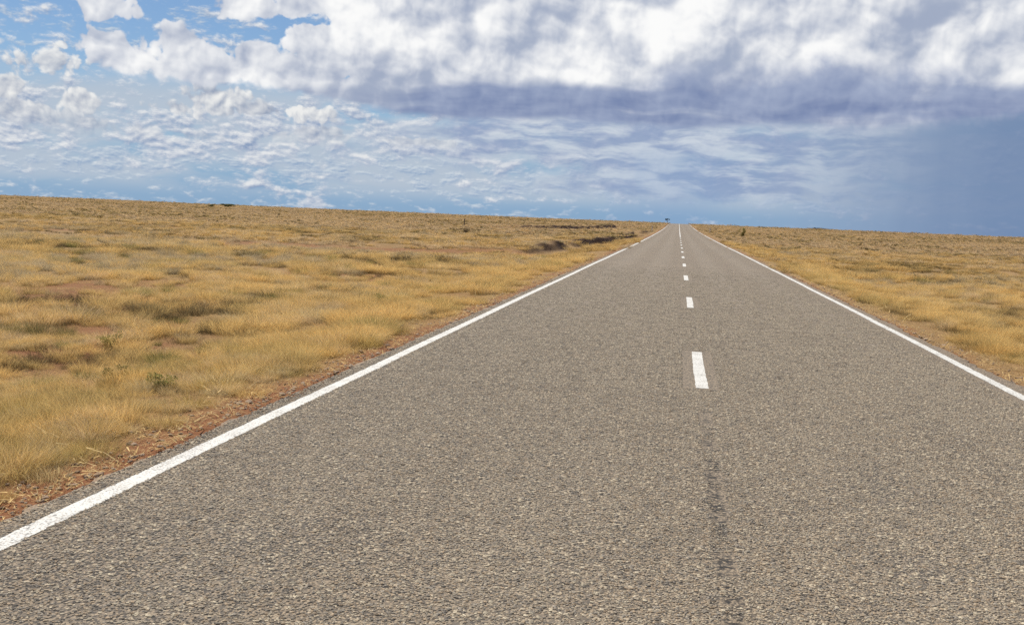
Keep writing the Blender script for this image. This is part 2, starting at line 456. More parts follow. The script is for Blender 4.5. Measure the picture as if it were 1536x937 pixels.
def bare_field(x, y):
    x = np.asarray(x, float); y = np.asarray(y, float)
    out = np.maximum(left_edge(y) - x, x - right_edge(y))
    wob = (fbm(x / 1.3, y / 1.3, 12) - .5)
    left = x < 0
    width = np.where(left, .44, .26)
    verge = np.clip((width + wob * .7 - out) / .30, 0, 1)
    p = fbm(x / 5.5, y / 7.5, 21, 4)
    patch = .75 * np.clip((p - .58) / .08, 0, 1) * np.clip((out - .8) / 1.0, 0, 1) * np.clip((90 - y) / 40, .25, 1) * np.where(left, 1, .6)
    # the two reddest openings in the grass
    for (a, c, rx, ry) in ((-7.3, 12.6, 1.5, 2.0), (-10.8, 12.2, 1.2, 1.6), (-9.3, 29.0, 2.6, 2.6), (-6.0, 12.0, 1.0, 2.0)):
        patch = np.maximum(patch, np.clip((1 - np.hypot((x - a) / rx, (y - c) / ry) + wob * 1.0) / .5, 0, 1) * .9)
    return np.clip(np.maximum(verge, patch), 0, 1)
def ground_z(x, y):
    return land(x, y) + cut_fields(x, y)[0]

def spaced(a, b, s0, g):
    r = [a]; s = s0
    while r[-1] < b: r.append(r[-1] + s); s *= g
    return r
ylines = np.array([-40, -25, -15, -8, -4, -2] + list(np.arange(-1, 40, .22)) + spaced(40, 300, .30, 1.0045)[1:])
ylines = np.concatenate([ylines, np.array(spaced(ylines[-1], 480, 1.8, 1.01)[1:]), np.array([520, 600, 750, 1000, 1400, 2200, 4000, 9000])])
xl = [-v for v in spaced(3.3, 20, .12, 1.012)[::-1]]
xl = [-v for v in spaced(-xl[0], 700, .45, 1.05)[:0:-1]] + xl
xr = spaced(3.9, 16, .13, 1.03); xr = xr + spaced(xr[-1], 700, .6, 1.07)[1:]
xlines = np.array([-9000, -3000, -1500] + xl + [-2.5, 0, 2.5] + xr + [1500, 3000, 9000])
GX, GY = np.meshgrid(xlines, ylines)
GZ = ground_z(GX, GY)
nx, ny = len(xlines), len(ylines)
idx = np.arange(nx * ny).reshape(ny, nx)
quads = np.stack([idx[:-1, :-1], idx[:-1, 1:], idx[1:, 1:], idx[1:, :-1]], -1).reshape(-1, 4)
me = bpy.data.meshes.new('ground')
me.vertices.add(nx * ny); me.vertices.foreach_set('co', np.stack([GX, GY, GZ], -1).ravel())
me.loops.add(len(quads) * 4); me.loops.foreach_set('vertex_index', quads.ravel().astype(np.int32))
me.polygons.add(len(quads)); me.polygons.foreach_set('loop_start', np.arange(len(quads), dtype=np.int32) * 4)
me.update(calc_edges=True)
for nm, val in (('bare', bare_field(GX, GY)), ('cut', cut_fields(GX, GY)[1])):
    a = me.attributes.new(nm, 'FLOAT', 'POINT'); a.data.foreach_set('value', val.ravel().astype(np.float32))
me.polygons.foreach_set('use_smooth', np.ones(len(quads), bool))
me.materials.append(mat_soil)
link('ground', me, kind='structure')

# ------------------------------------------------------------------ the road
ry = np.array([-40, -20, -8, -3] + list(np.arange(-2, 36, .055)) + spaced(36, 470, .2, 1.01)[1:] + [520, 600])
def ragged(y, s): return .055 * (fbm(y / .16, y * 0, s, 3) - .5) * 2 + .07 * (fbm(y / 1.4, y * 0, s + 3) - .5) * 2
le = left_edge(ry) + ragged(ry, 51); re = right_edge(ry) + ragged(ry, 61)
zz = prof(ry)
prof_x = [0, .012, .25, .5, .75, .988, 1]
V = []; Fc = []
for i, y in enumerate(ry):
    for j, u in enumerate(prof_x):
        x = le[i] + (re[i] - le[i]) * u
        V.append((x, y, zz[i] - (.02 if j in (0, 6) else 0)))
    V.append((le[i] - .02, y, zz[i] - .09)); V.append((re[i] + .02, y, zz[i] - .09))
w_ = len(prof_x) + 2
for i in range(len(ry) - 1):
    a, c = i * w_, (i + 1) * w_
    for j in range(6): Fc.append((a + j, a + j + 1, c + j + 1, c + j))
    Fc.append((a + 7, a, c, c + 7)); Fc.append((a + 6, a + 8, c + 8, c + 6))
road = link('road', mesh_np('road', V, Fc, mat_road), kind='structure')

def strip(name, x0f, x1f, y0, y1, seed, jag=.006):
    ys = ry[(ry > y0) & (ry < y1)]; ys = np.concatenate([[y0], ys, [y1]])
    if y1 - y0 < 6: ys = np.linspace(y0, y1, 40)
    j0 = jag * (fbm(ys / .05, ys * 0, seed, 3) - .5) * 2 + .012 * (fbm(ys / 2.5, ys * 0, seed + 5) - .5) * 2
    j1 = jag * (fbm(ys / .05, ys * 0, seed + 1, 3) - .5) * 2 + .012 * (fbm(ys / 2.5, ys * 0, seed + 5) - .5) * 2
    z = np.interp(ys, ry, zz) + .0025
    V = []; Fc = []
    for i, y in enumerate(ys):
        V.append((x0f(y) + j0[i], y, z[i])); V.append((x1f(y) + j1[i], y, z[i]))
    for i in range(len(ys) - 1): Fc.append((2 * i, 2 * i + 1, 2 * i + 3, 2 * i + 2))
    o = link(name, mesh_np(name, V, Fc, mat_paint), road); o['kind'] = 'structure'
    return o
strip('edge_line', lambda y: left_line(y) - .062, lambda y: left_line(y) + .062, -6, 470, 71, .010)
strip('edge_line', lambda y: right_line(y) - .060, lambda y: right_line(y) + .060, -6, 470, 81, .010)
k = 0
y = 10.72
for k in range(12):
    strip('centre_dash', lambda y: .332 - .065, lambda y: .332 + .065, y, y + 3.05, 91 + k); y += 10.3
strip('centre_line', lambda y: .332 - .065, lambda y: .332 + .065, y - 3.5, 470, 120)
# ------------------------------------------------------------------ grass
def blades(nb, h, r0, lean, wid, cols, seed, seg=3, droop=.35):
    """a clump of tapering curved blades; returns verts, faces, colours per vertex"""
    g = np.random.default_rng(seed)
    V = []; Fc = []; Cl = []; base_c = np.array(cols[seed % len(cols)])
    for _ in range(nb):
        a = g.uniform(0, 2 * math.pi); rr = r0 * math.sqrt(g.uniform(0, 1))
        b = np.array([math.cos(a) * rr, math.sin(a) * rr, -.02])
        da = a + g.normal(0, .7); ln = abs(g.normal(lean, lean * .35)) * (.35 + 1.1 * rr / r0) + .04
        hh = h * g.uniform(.45, 1.05); w = wid * g.uniform(.6, 1.2)
        o = np.array([math.cos(da), math.sin(da), 0]); s = g.uniform(0, math.pi); sd = np.array([math.cos(s), math.sin(s), 0])
        c = (np.array(cols[g.integers(len(cols))]) * .5 + base_c * .5) * g.uniform(.78, 1.15)
        n0 = len(V)
        for k in range(seg + 1):
            t = k / seg
            p = b + np.array([0, 0, 1]) * hh * (t - droop * ln * t * t) + o * hh * ln * (t ** 1.7)
            if k < seg:
                q = w * (1 - .75 * t)
                V += [p - sd * q / 2, p + sd * q / 2]; Cl += [c * (.36 + .64 * t)] * 2  # darker roots: dead sheaths, plus shade between blades painted in
            else:
                V.append(p); Cl.append(c)
        for k in range(seg - 1):
            i = n0 + 2 * k; Fc.append((i, i + 1, i + 3, i + 2))
        i = n0 + 2 * (seg - 1); Fc.append((i, i + 1, i + 2))
    return V, Fc, Cl
def merge(parts):
    V = []; Fc = []; Cl = []
    for (v, f, c), (x, y, s) in parts:
        n = len(V)
        V += [np.array((p[0] * s + x, p[1] * s + y, p[2] * s)) for p in v]; Fc += [tuple(i + n for i in q) for q in f]; Cl += list(c)
    return V, Fc, Cl
def tinted(name, V, Fc, Cl, mat):
    me = mesh_np(name, V, Fc, mat)
    a = me.attributes.new('tint', 'FLOAT_COLOR', 'POINT')
    a.data.foreach_set('color', np.concatenate([np.array(Cl), np.ones((len(Cl), 1))], 1).ravel().astype(np.float32))
    return me
GOLD = [(.88, .63, .26), (.80, .54, .20), (.90, .67, .29), (.60, .37, .13)]
PALE = [(.80, .61, .30), (.72, .53, .25), (.86, .70, .38), (.58, .42, .20)]
OLIVE = [(.70, .53, .20), (.58, .45, .165), (.76, .58, .26), (.44, .35, .135)]
TAN = [(.82, .62, .37), (.74, .55, .32), (.88, .71, .45), (.60, .44, .255)]
GREY = [(.62, .50, .31), (.52, .42, .265), (.70, .57, .36), (.42, .345, .22)]
DARK = [(.13, .095, .05), (.20, .15, .075), (.10, .08, .045), (.30, .22, .11)]
GREEN = [(.16, .19, .05), (.22, .24, .07), (.11, .15, .04), (.34, .32, .11)]
protos = []
pcol = bpy.data.collections.new('grass_clumps')
def proto(data):
    me = tinted('grass_clump', *data, mat_grass)
    o = bpy.data.objects.new('grass_clump_%03d' % (len(protos) + 1), me); protos.append(o)
KIND = {}
def family(name, fn, n):
    KIND[name] = (len(protos), n)
    for i in range(n): proto(fn(len(protos) * 13 + i))
near = lambda cols, h, lean, nb=620, w=.0022, r=.15: (lambda s: blades(nb, h, r, lean, w, cols, s))
family('gold', near(GOLD, .22, .55), 4)
family('pale', near(PALE + TAN[:2], .21, .57), 4)
family('olive', near(OLIVE[:3] + GOLD[:2], .23, .42, 620, .0022, .17), 4)
family('grey', near(GREY, .22, .60), 3)
family('dark', near(DARK, .16, .7, 220, .003, .15), 2)
family('green', near(GREEN + OLIVE[:2], .22, .5, 400, .0026, .13), 2)
family('low', near(PALE[:2] + GOLD[:1] + GREY[:2], .085, .9, 70, .003, .12), 3)
def patch(cols, h, nb, w, k, size):
    def f(s):
        g = np.random.default_rng(s)
        return merge([(blades(nb, h, .14, .8, w, cols, s * 7 + i, 2), (g.uniform(-size, size), g.uniform(-size, size), g.uniform(.6, 1.2))) for i in range(k)])
    return f
family('mid_gold', patch(GOLD + PALE[:1], .26, 60, .010, 7, .5), 3)
family('mid_pale', patch(TAN + PALE[:1], .26, 60, .010, 7, .5), 3)
family('mid_grey', patch(GREY + PALE[:2], .24, 60, .010, 6, .5), 3)
family('mid_dark', patch(DARK + OLIVE[:1], .22, 60, .010, 5, .45), 2)
family('far_pale', patch(TAN, .24, 30, .03, 14, 1.6), 3)
family('far_gold', patch(GOLD[:2] + TAN[:3], .24, 30, .03, 14, 1.6), 2)
family('far_dark', patch(DARK + OLIVE + GREY[:1], .26, 30, .03, 12, 1.6), 2)
for i, o in enumerate(protos):
    pcol.objects.link(o)

pts = []; kinds = []; scl = []
def pick(name, n): a, c = KIND[name]; return a + rng.integers(0, c, n)
def in_view(x, y, m=2.5):
    a = np.degrees(np.arctan2(x, np.maximum(y, .01)))
    return (y > 3.0) & (x > -np.tan(R(37.5)) * y - m) & (x < np.tan(R(20.5)) * y + m)
def outside(x, y): return np.maximum(left_edge(y) - x, x - right_edge(y))
def cut_clear(x, y):
    """bare ground in front of the eroded cuts"""
    r = np.zeros(len(x), bool)
    for by, bx, lo, hi, w in ((BANK_Y, BANK_X, 54, 200, 2.2), (BANK2_Y, BANK2_X, 150, 275, 4.0)):
        u = x - np.interp(y, by, bx); r |= (u > -.5) & (u < w) & (y > lo) & (y < hi)
    return r
def scatter(y0, y1, n, x0, x1, choose, smin, smax, gap=.12, bare_keep=.1):
    x = rng.uniform(x0, x1, n); y = y0 + (y1 - y0) * rng.uniform(0, 1, n)
    o = outside(x, y)
    k = in_view(x, y) & (o > gap)
    x, y, o = x[k], y[k], o[k]
    b = bare_field(x, y)
    k = rng.uniform(0, 1, len(x)) > b * (1 - bare_keep)
    x, y, o = x[k], y[k], o[k]
    kd, sm, keep = choose(x, y, o)
    cd = cut_clear(x, y); keep = keep & ~cd
    x, y, kd, sm = x[keep], y[keep], kd[keep], sm[keep]
    s = rng.uniform(smin, smax, len(x)) * sm
    pts.append(np.stack([x, y, ground_z(x, y)], 1)); kinds.append(kd); scl.append(s)
def zone(x, y):
    """big patches of the plain: how golden / grey / olive / dark"""
    a = fbm(x / 9., y / 14., 101); b = fbm(x / 5., y / 4.5, 102); c = fbm(x / 30., y / 22., 103)
    return a, b, c
def choose_near(x, y, o):
    n = len(x); a, b, c = zone(x, y); u = rng.uniform(0, 1, n)
    k = np.where(u < .5, pick('gold', n), pick('pale', n))
    verge = o < 2.6 + (b - .5) * 2
    k = np.where(verge & (u < .36) & (x < 0) & (y < 15 + 8 * (a - .5)), pick('olive', n), k)
    k = np.where(verge & (u < .80) & ~((x < 0) & (y < 13)), pick('gold', n), k)
    k = np.where((x > 0) & (o < 1.0) & (u < .5), pick('olive', n), k)
    k = np.where(~verge & (a > .54) & (u > .35), pick('grey', n), k)
    k = np.where(~verge & (b > .55) & (u > .30), pick('dark', n), k)
    k = np.where((u > .965), pick('green', n), k)
    k = np.where((u > .83) & (u < .965), pick('dark', n), k)
    k = np.where((o < .5) & (u > .4), pick('low', n), k)
    sm = (.62 + .75 * b) * np.where(rng.uniform(0, 1, n) < .18, 1.35, 1) + np.where(verge & (x < 0) & (y < 16), .12, 0)
    sm = sm * np.clip(.45 + o * .9, .45, 1)
    g = fbm(x / .95, y / .95, 131, 2)
    keep = rng.uniform(0, 1, n) < np.clip((g - .41) / .10, np.where((y < 14) & (o < 3.2), .30, .02), 1)
    return k, sm, keep
def choose_mid(x, y, o):
    n = len(x); a, b, c = zone(x, y); u = rng.uniform(0, 1, n)
    k = np.where(u < .4 + (c - .5), pick('mid_gold', n), pick('mid_pale', n))
    verge = o < 4 + (b - .5) * 4
    k = np.where(verge & (u < .85), pick('mid_gold', n), k)
    k = np.where(~verge & (a > .5) & (u > .35), pick('mid_grey', n), k)
    k = np.where(~verge & (b > .59) & (u > .25), pick('mid_dark', n), k)
    k = np.where(u > .945, pick('mid_dark', n), k)
    g = fbm(x / 1.9, y / 2.2, 132, 2)
    keep = rng.uniform(0, 1, n) < np.clip((g - .40) / .12, .06, 1)
    return k, .75 + .5 * b, keep
def choose_far(x, y, o):
    n = len(x); u = rng.uniform(0, 1, n)
    a = fbm(x / 40., y / 16., 111); b = fbm(x / 16., y / 9., 112)
    k = np.where(u < .35 + (a - .5), pick('far_gold', n), pick('far_pale', n))
    k = np.where((b > .58) & (u > .3), pick('far_dark', n), k)
    k = np.where(u > .95, pick('far_dark', n), k)
    keep = rng.uniform(0, 1, n) < np.clip(1.4 - 3 * np.maximum(0, b - .5), .3, 1)
    return k, .7 + .6 * b, keep
scatter(3, 14, 5400, -14, -3.4, choose_near, .45, 1.1, .30, .4)
scatter(8, 14, 420, 3.9, 8, choose_near, .55, 1.1, .5)
scatter(14, 30, 6200, -26, -3.4, choose_near, .85, 1.6, .30, .5)
scatter(12, 30, 2600, 3.9, 15, choose_near, .8, 1.45, .5)
scatter(30, 48, 6000, -40, -3.4, choose_near, 1.0, 1.8, .45, .5)
scatter(30, 48, 2800, 3.9, 21, choose_near, .95, 1.6, .5)
lowf = lambda x, y, o: (pick('low', len(x)), np.ones(len(x)), rng.uniform(0, 1, len(x)) < 1.5 * fbm(x / 1.2, y / 1.2, 141))
scatter(3, 14, 4200, -14, -3.4, lowf, .7, 1.5, .3, .2)
scatter(14, 30, 7000, -26, -3.4, lowf, .8, 1.8, .3, .35)
scatter(8, 30, 3600, 3.9, 15, lowf, .8, 1.6, .2)
scatter(40, 110, 14000, -90, -3.4, choose_mid, .9, 1.45, .45)
scatter(40, 110, 6000, 3.9, 46, choose_mid, .9, 1.4, .45)
scatter(100, 230, 11000, -185, -3.4, choose_far, .8, 1.2, 1.3)
scatter(100, 230, 5200, 3.9, 92, choose_far, .8, 1.2, 1.3)
scatter(220, 440, 16000, -340, -3.4, choose_far, .9, 1.3, 1.5)
scatter(220, 440, 7500, 3.9, 170, choose_far, .9, 1.3, 1.5)
# thin edge of small tufts hugging the seal
scatter(4, 60, 1300, -4.6, -3.5, lambda x, y, o: (pick('low', len(x)), np.full(len(x), .6), rng.uniform(0, 1, len(x)) < .75), .5, 1.1, .06, .9)
scatter(8, 60, 2200, 4.0, 5.0, lambda x, y, o: (pick('low', len(x)), np.full(len(x), .6), rng.uniform(0, 1, len(x)) < .75), .5, 1.1, .06, .9)
pts = np.concatenate(pts); kinds = np.concatenate(kinds); scl = np.concatenate(scl)

def instancer(name, pts, kinds, rot, scl, col):
    me = bpy.data.meshes.new(name); me.vertices.add(len(pts)); me.vertices.foreach_set('co', pts.astype(np.float32).ravel())
    for nm, ty, key, val in (('rot', 'FLOAT_VECTOR', 'vector', rot), ('scl', 'FLOAT_VECTOR', 'vector', scl), ('pick', 'INT', 'value', kinds)):
        a = me.attributes.new(nm, ty, 'POINT'); a.data.foreach_set(key, np.ascontiguousarray(val).ravel().astype(np.int32 if ty == 'INT' else np.float32))
    o = link(name, me, kind='stuff')
    ng = bpy.data.node_groups.new(name, 'GeometryNodeTree')
    ng.interface.new_socket('Geometry', in_out='INPUT', socket_type='NodeSocketGeometry'); ng.interface.new_socket('Geometry', in_out='OUTPUT', socket_type='NodeSocketGeometry')
    gi = ng.nodes.new('NodeGroupInput'); go = ng.nodes.new('NodeGroupOutput')
    iop = ng.nodes.new('GeometryNodeInstanceOnPoints'); ci = ng.nodes.new('GeometryNodeCollectionInfo')
    ci.inputs['Collection'].default_value = col; ci.inputs['Separate Children'].default_value = True; ci.inputs['Reset Children'].default_value = True
    iop.inputs['Pick Instance'].default_value = True
    L = ng.links.new
    L(gi.outputs[0], iop.inputs['Points']); L(ci.outputs[0], iop.inputs['Instance'])
    for nm, ty, sock in (('rot', 'FLOAT_VECTOR', 'Rotation'), ('scl', 'FLOAT_VECTOR', 'Scale'), ('pick', 'INT', 'Instance Index')):
        na = ng.nodes.new('GeometryNodeInputNamedAttribute'); na.data_type = ty; na.inputs['Name'].default_value = nm
        L([q for q in na.outputs if q.enabled and q.name == 'Attribute'][0], iop.inputs[sock])
    L(iop.outputs[0], go.inputs[0])
    md = o.modifiers.new('scatter', 'NODES'); md.node_group = ng
    return o
# the nearest stretch of the seal: every chip a real stone sitting in the binder
mat_chip, t, b, _ = new_mat('seal_chip')
setc(t, b.inputs['Base Color'], attr('tint', 'Color')); b.inputs['Roughness'].default_value = .8; b.inputs['Specular IOR Level'].default_value = .3
bm = bmesh.new(); bmesh.ops.create_icosphere(bm, subdivisions=1, radius=1.0); bm.verts.ensure_lookup_table()
ICO_V = np.array([v.co[:] for v in bm.verts]); ICO_F = np.array([[v.index for v in f.verts] for f in bm.faces]); bm.free()
ccol = bpy.data.collections.new('seal_chips')
TILE = .13
TONES = [(.30, .245, .18), (.36, .30, .225), (.22, .185, .145), (.27, .205, .14), (.17, .15, .125), (.40, .345, .26), (.25, .22, .185), (.12, .105, .09)]
for i in range(17):
    g = np.random.default_rng(600 + i); nst = 128 if i < 9 else 66 if i < 14 else 26
    V = []; Fc = []; Cl = []
    for q in range(nst):
        r = np.exp(g.normal(math.log(.0061), .28)); a = g.uniform(0, 6.28); ca, sa = math.cos(a), math.sin(a)
        v = ICO_V * g.uniform(.72, 1.15, ICO_V.shape) * np.array([r * g.uniform(.9, 1.5), r * g.uniform(.7, 1.0), r * g.uniform(.5, .8)])
        v = np.stack([v[:, 0] * ca - v[:, 1] * sa, v[:, 0] * sa + v[:, 1] * ca, v[:, 2]], 1) + np.array([g.uniform(-TILE, TILE) * .56, g.uniform(-TILE, TILE) * .56, g.uniform(-.001, .0012)])
        Fc += [tuple(f + len(V)) for f in ICO_F]; V += list(v); Cl += [np.array(TONES[g.integers(8)]) * np.array([1.03, 1.0, .92]) * g.uniform(.90, 1.36)] * len(v)
    ccol.objects.link(bpy.data.objects.new('seal_chip_%03d' % (i + 1), tinted('seal_chip', V, Fc, Cl, mat_chip)))
cx_ = np.concatenate([[-3.27, -3.01], np.arange(.325 - TILE * 25, 3.54, TILE)])
tx, ty = np.meshgrid(cx_, np.arange(3.7, 42, TILE)); tx = tx.ravel(); ty = ty.ravel()
on_dash = (np.abs(tx - .332) < .14) & (ty > 10.6) & (((ty - 10.62) % 10.3) < 3.3)
k = in_view(tx, ty, .3) & ~on_dash & (rng.uniform(0, 1, len(tx)) < np.clip((42 - ty) / 30, 0, 1))
tx, ty = tx[k], ty[k]
spots = [(-2.45, 4.1, 1.1, 1.0), (-1.9, 4.9, .9, .6), (1.44, 7.1, .3, .7), (1.3, 5.4, .35, .4), (2.3, 9.0, .25, 1.6)]
fl = np.max([1 - np.hypot((tx - a) / c, (ty - b_) / d_) for a, b_, c, d_ in spots], 0) + .9 * (fbm(tx / .3, ty / .4, 151) - .5)
kd = np.where(rng.uniform(0, 1, len(tx)) < np.clip(fl * 1.7 + .12, .06, .9), rng.integers(9, 14, len(tx)), rng.integers(0, 9, len(tx)))
seam_ = (np.abs(tx - .325) < .02) & (ty < 9.4) & (fbm(ty / .16, ty * 0, 161, 2) > .47)
kd = np.where(seam_, rng.integers(14, 17, len(tx)), kd)
k = ~(seam_ & (fbm(ty / .16, ty * 0, 161, 2) > .55)); tx, ty, kd = tx[k], ty[k], kd[k]
instancer('seal_chips', np.stack([tx, ty, prof(ty) + .0005], 1), kd, np.stack([tx * 0, tx * 0, rng.integers(0, 4, len(tx)) * math.pi / 2], 1), np.ones((len(tx), 3)), ccol)
print('chip tiles', len(tx))
n = len(pts)
rot = np.stack([rng.normal(0, .10, n), rng.normal(0, .10, n), rng.uniform(0, 6.283, n)], 1)
sc3 = np.stack([scl * rng.uniform(.85, 1.2, n), scl * rng.uniform(.85, 1.2, n), scl * rng.uniform(.7, 1.15, n)], 1)
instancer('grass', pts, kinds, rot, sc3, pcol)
print('grass clumps', n)

# ------------------------------------------------------------------ stones and dry litter along the verges
scol = bpy.data.collections.new('gravel_bits')
for i in range(5):
    bm = bmesh.new(); bmesh.ops.create_icosphere(bm, subdivisions=1, radius=1.0)
    g = np.random.default_rng(300 + i)
    for v in bm.verts:
        v.co *= g.uniform(.7, 1.2); v.co.x *= 1.25; v.co.z *= .5
    me = bpy.data.meshes.new('stone'); bm.to_mesh(me); bm.free(); me.materials.append(mat_stone)
    scol.objects.link(bpy.data.objects.new('stone_%03d' % (i + 1), me))
for i in range(5):
    g = np.random.default_rng(330 + i); V = []; Fc = []
    for q in range(7):
        a = g.uniform(0, 6.28); c = np.array([g.normal(0, 2.2), g.normal(0, 2.2), g.uniform(.2, 1.2)]); dd = np.array([math.cos(a), math.sin(a), g.normal(0, .18)]) * g.uniform(1.2, 4.5); w = np.array([-math.sin(a), math.cos(a), 0]) * .16
        i0 = len(V); V += [c - w, c + w, c + dd + w * .4, c + dd - w * .4]; Fc.append((i0, i0 + 1, i0 + 2, i0 + 3))
    Cl = [np.array(PALE[g.integers(4)]) * g.uniform(.6, 1.1) for _ in V]
    scol.objects.link(bpy.data.objects.new('straw_%03d' % (i + 1), tinted('straw', V, Fc, Cl, mat_grass)))
n = 7500
x = np.where(rng.uniform(0, 1, n) < .62, -3.37 - np.abs(rng.normal(.18, .26, n)), 3.93 + np.abs(rng.normal(.12, .2, n)))
y = 3.6 + 50 * rng.uniform(0, 1, n) ** 1.6
x = np.where(x > 0, x + .0042 * np.clip(y - 10, 0, 60), x)
o_ = outside(x, y)
z = np.where(o_ > .05, ground_z(x, y), prof(y)) + .004
s = np.exp(rng.normal(math.log(.012), .5, n)).clip(.005, .038)
instancer('gravel', np.stack([x, y, z], 1), np.where(rng.uniform(0, 1, n) < .45, rng.integers(0, 5, n), rng.integers(5, 10, n)), np.stack([rng.normal(0, .15, n), rng.normal(0, .3, n), rng.uniform(0, 6.28, n)], 1), np.stack([s, s, s], 1), scol)
# ------------------------------------------------------------------ plants and posts one can point at
def leaf_cloud(n, centres, size, cols, seed, up=.3):
    """small leaf faces spread through a few lobes"""
    g = np.random.default_rng(seed); V = []; Fc = []; Cl = []
    for _ in range(n):
        c, r = centres[g.integers(len(centres))]
        d = g.normal(0, 1, 3); d /= np.linalg.norm(d); p = np.array(c) + d * np.array(r) * g.uniform(.35, 1.0) ** .6
        a = g.normal(0, 1, 3); a[2] = a[2] * .5 + up; a /= np.linalg.norm(a)
        b = np.cross(a, g.normal(0, 1, 3)); b /= np.linalg.norm(b) + 1e-6
        L = size * g.uniform(.6, 1.3); w = L * .38; i = len(V)
        V += [p - a * L / 2, p + b * w / 2, p + a * L / 2, p - b * w / 2]; Fc.append((i, i + 1, i + 2, i + 3))
        Cl += [np.array(cols[g.integers(len(cols))]) * g.uniform(.75, 1.25)] * 4
    return V, Fc, Cl
def limb(V, Fc, p, q, r0, r1, n=6):
    p, q = Vector(p), Vector(q); ax = (q - p).normalized(); u = ax.orthogonal().normalized(); v = ax.cross(u); i0 = len(V)
    for c, r in ((p, r0), (q, r1)):
        for k in range(n):
            a = 2 * math.pi * k / n; V.append(tuple(c + u * math.cos(a) * r + v * math.sin(a) * r))
    for k in range(n): Fc.append((i0 + k, i0 + (k + 1) % n, i0 + n + (k + 1) % n, i0 + n + k))
    Fc.append(tuple(i0 + n + k for k in range(n))); Fc.append(tuple(i0 + n - 1 - k for k in range(n)))

def forb(name, x, y, w, h, cols, label, cat, seed, leaves=260, size=.035, stems=9):
    root = tag(empty(name, (x, y, float(ground_z(x, y)))), label, cat)
    g = np.random.default_rng(seed); V = []; Fc = []; lobes = []
    for k in range(stems):
        a = g.uniform(0, 6.28); t = (math.cos(a) * w * g.uniform(.1, .5), math.sin(a) * w * g.uniform(.1, .5), h * g.uniform(.55, .95))
        m = (t[0] * .35, t[1] * .35, t[2] * .5)
        limb(V, Fc, (g.normal(0, .01), g.normal(0, .01), -.03), m, size * .09, size * .07, 5); limb(V, Fc, m, t, size * .07, size * .03, 5)
        lobes.append((t, (w * .16, w * .16, h * .16))); lobes.append((m, (w * .14, w * .14, h * .2)))
    link('stem', mesh_np('stem', V, Fc, mat_bark), root)
    link('foliage', tinted('foliage', *leaf_cloud(leaves * 2, lobes, size, cols, seed + 1), mat_leaf), root)
    return root
DGREEN = [(.15, .145, .05), (.20, .185, .06), (.27, .235, .09), (.11, .10, .045)]
YGREEN = [(.42, .36, .12), (.33, .30, .095), (.54, .45, .18), (.26, .24, .08)]
DRY = [(.16, .12, .065), (.24, .18, .10), (.11, .08, .05), (.36, .28, .15)]
forb('green_shrub', -4.75, 9.12, .30, .17, YGREEN, 'low yellow green leafy plant among pale grass beside the left edge of the road', 'shrub', 401, 420, .028)
forb('green_shrub', -7.35, 12.7, .38, .24, YGREEN, 'loose upright olive green plant in golden grass, farthest left of the green plants', 'shrub', 402, 330, .03)
forb('green_shrub', -5.7, 9.93, .30, .20, DGREEN, 'small dark green bushy plant in the grass left of the road', 'shrub', 403, 330, .026)
forb('green_shrub', -5.8, 20.1, .34, .26, YGREEN, 'small green plant standing alone in the golden verge halfway along the left side', 'shrub', 404, 300, .03)
forb('roadside_shrub', 10.2, 170.4, 1.3, 1.55, YGREEN, 'tall pale green shrub far off on the right side of the road', 'shrub', 405, 900, .12, 12)
forb('dark_bush', -22.0, 107.5, 1.1, .6, DRY, 'low dark brown bush on the plain just in front of the timber post', 'bush', 406, 500, .07, 12)
forb('dark_bush', -142.5, 316, 4.6, 1.15, DGREEN, 'large dark bush on the left skyline, the widest one out there', 'bush', 407, 1800, .26, 18)
forb('dark_bush', -140.8, 300, 2.0, .85, DGREEN, 'smaller dark bush just left of the large bush on the left skyline', 'bush', 408, 900, .2, 14)

def big_tussock(x, y, sx, sy, h, cols, label, seed, k=9, nb=230, w=.0036, rz=0.0):
    g = np.random.default_rng(seed)
    parts = [(blades(nb, h, .13, .40, w, cols, seed * 31 + i), (g.uniform(-1, 1) * sx / 2, g.uniform(-1, 1) * sy / 2, g.uniform(.65, 1.1))) for i in range(k)]
    V, Fc, Cl = merge(parts)
    o = link('grass_tussock', tinted('grass_tussock', V, Fc, Cl, mat_grass))
    o.location = (x, y, float(ground_z(x, y))); o.rotation_euler = (0, 0, rz)
    return tag(o, label, 'grass tussock', 'big tussocks on the left plain')
BROWN = [(.20, .14, .07), (.30, .215, .10), (.14, .10, .055), (.46, .35, .17), (.56, .42, .20)]
SHADE = [(.11, .08, .05), (.17, .125, .07), (.08, .06, .04), (.26, .19, .10)]
OLIVEB = [(.30, .25, .09), (.40, .32, .12), (.22, .18, .07), (.55, .43, .19)]
big_tussock(-8.95, 17.2, 1.5, .5, .34, BROWN, 'wide brown tussock row with dark foot, middle of three in a line', 1, 12)
big_tussock(-8.1, 18.9, 1.0, .5, .34, BROWN + SHADE[:1], 'dark footed brown tussock at the road end of the line of three', 2, 8)
big_tussock(-8.9, 13.5, 1.0, .5, .32, OLIVEB + SHADE[:1], 'olive brown tussock near the left edge of the photo, nearest of the line of three', 3, 9)
big_tussock(-11.35, 18.4, .85, .45, .26, SHADE, 'nearly black dead tussock standing apart behind the line of brown tussocks', 4, 7)
big_tussock(-8.6, 20.4, .6, .4, .30, OLIVEB + BROWN, 'small olive tussock just beyond the line of brown tussocks', 5, 6)
big_tussock(-8.4, 23.9, 2.2, .6, .30, GREY + BROWN, 'long low grey tussock row in the middle of the left plain', 6, 13)
big_tussock(-9.5, 29.9, 1.9, .6, .30, BROWN + GREY[:2], 'brown grey tussock row beyond the long low grey one', 7, 11, rz=.2)
big_tussock(-16.1, 37.8, 1.1, .6, .42, OLIVEB + SHADE, 'dark olive tussock far out on the left plain, alone', 8, 9, w=.006)
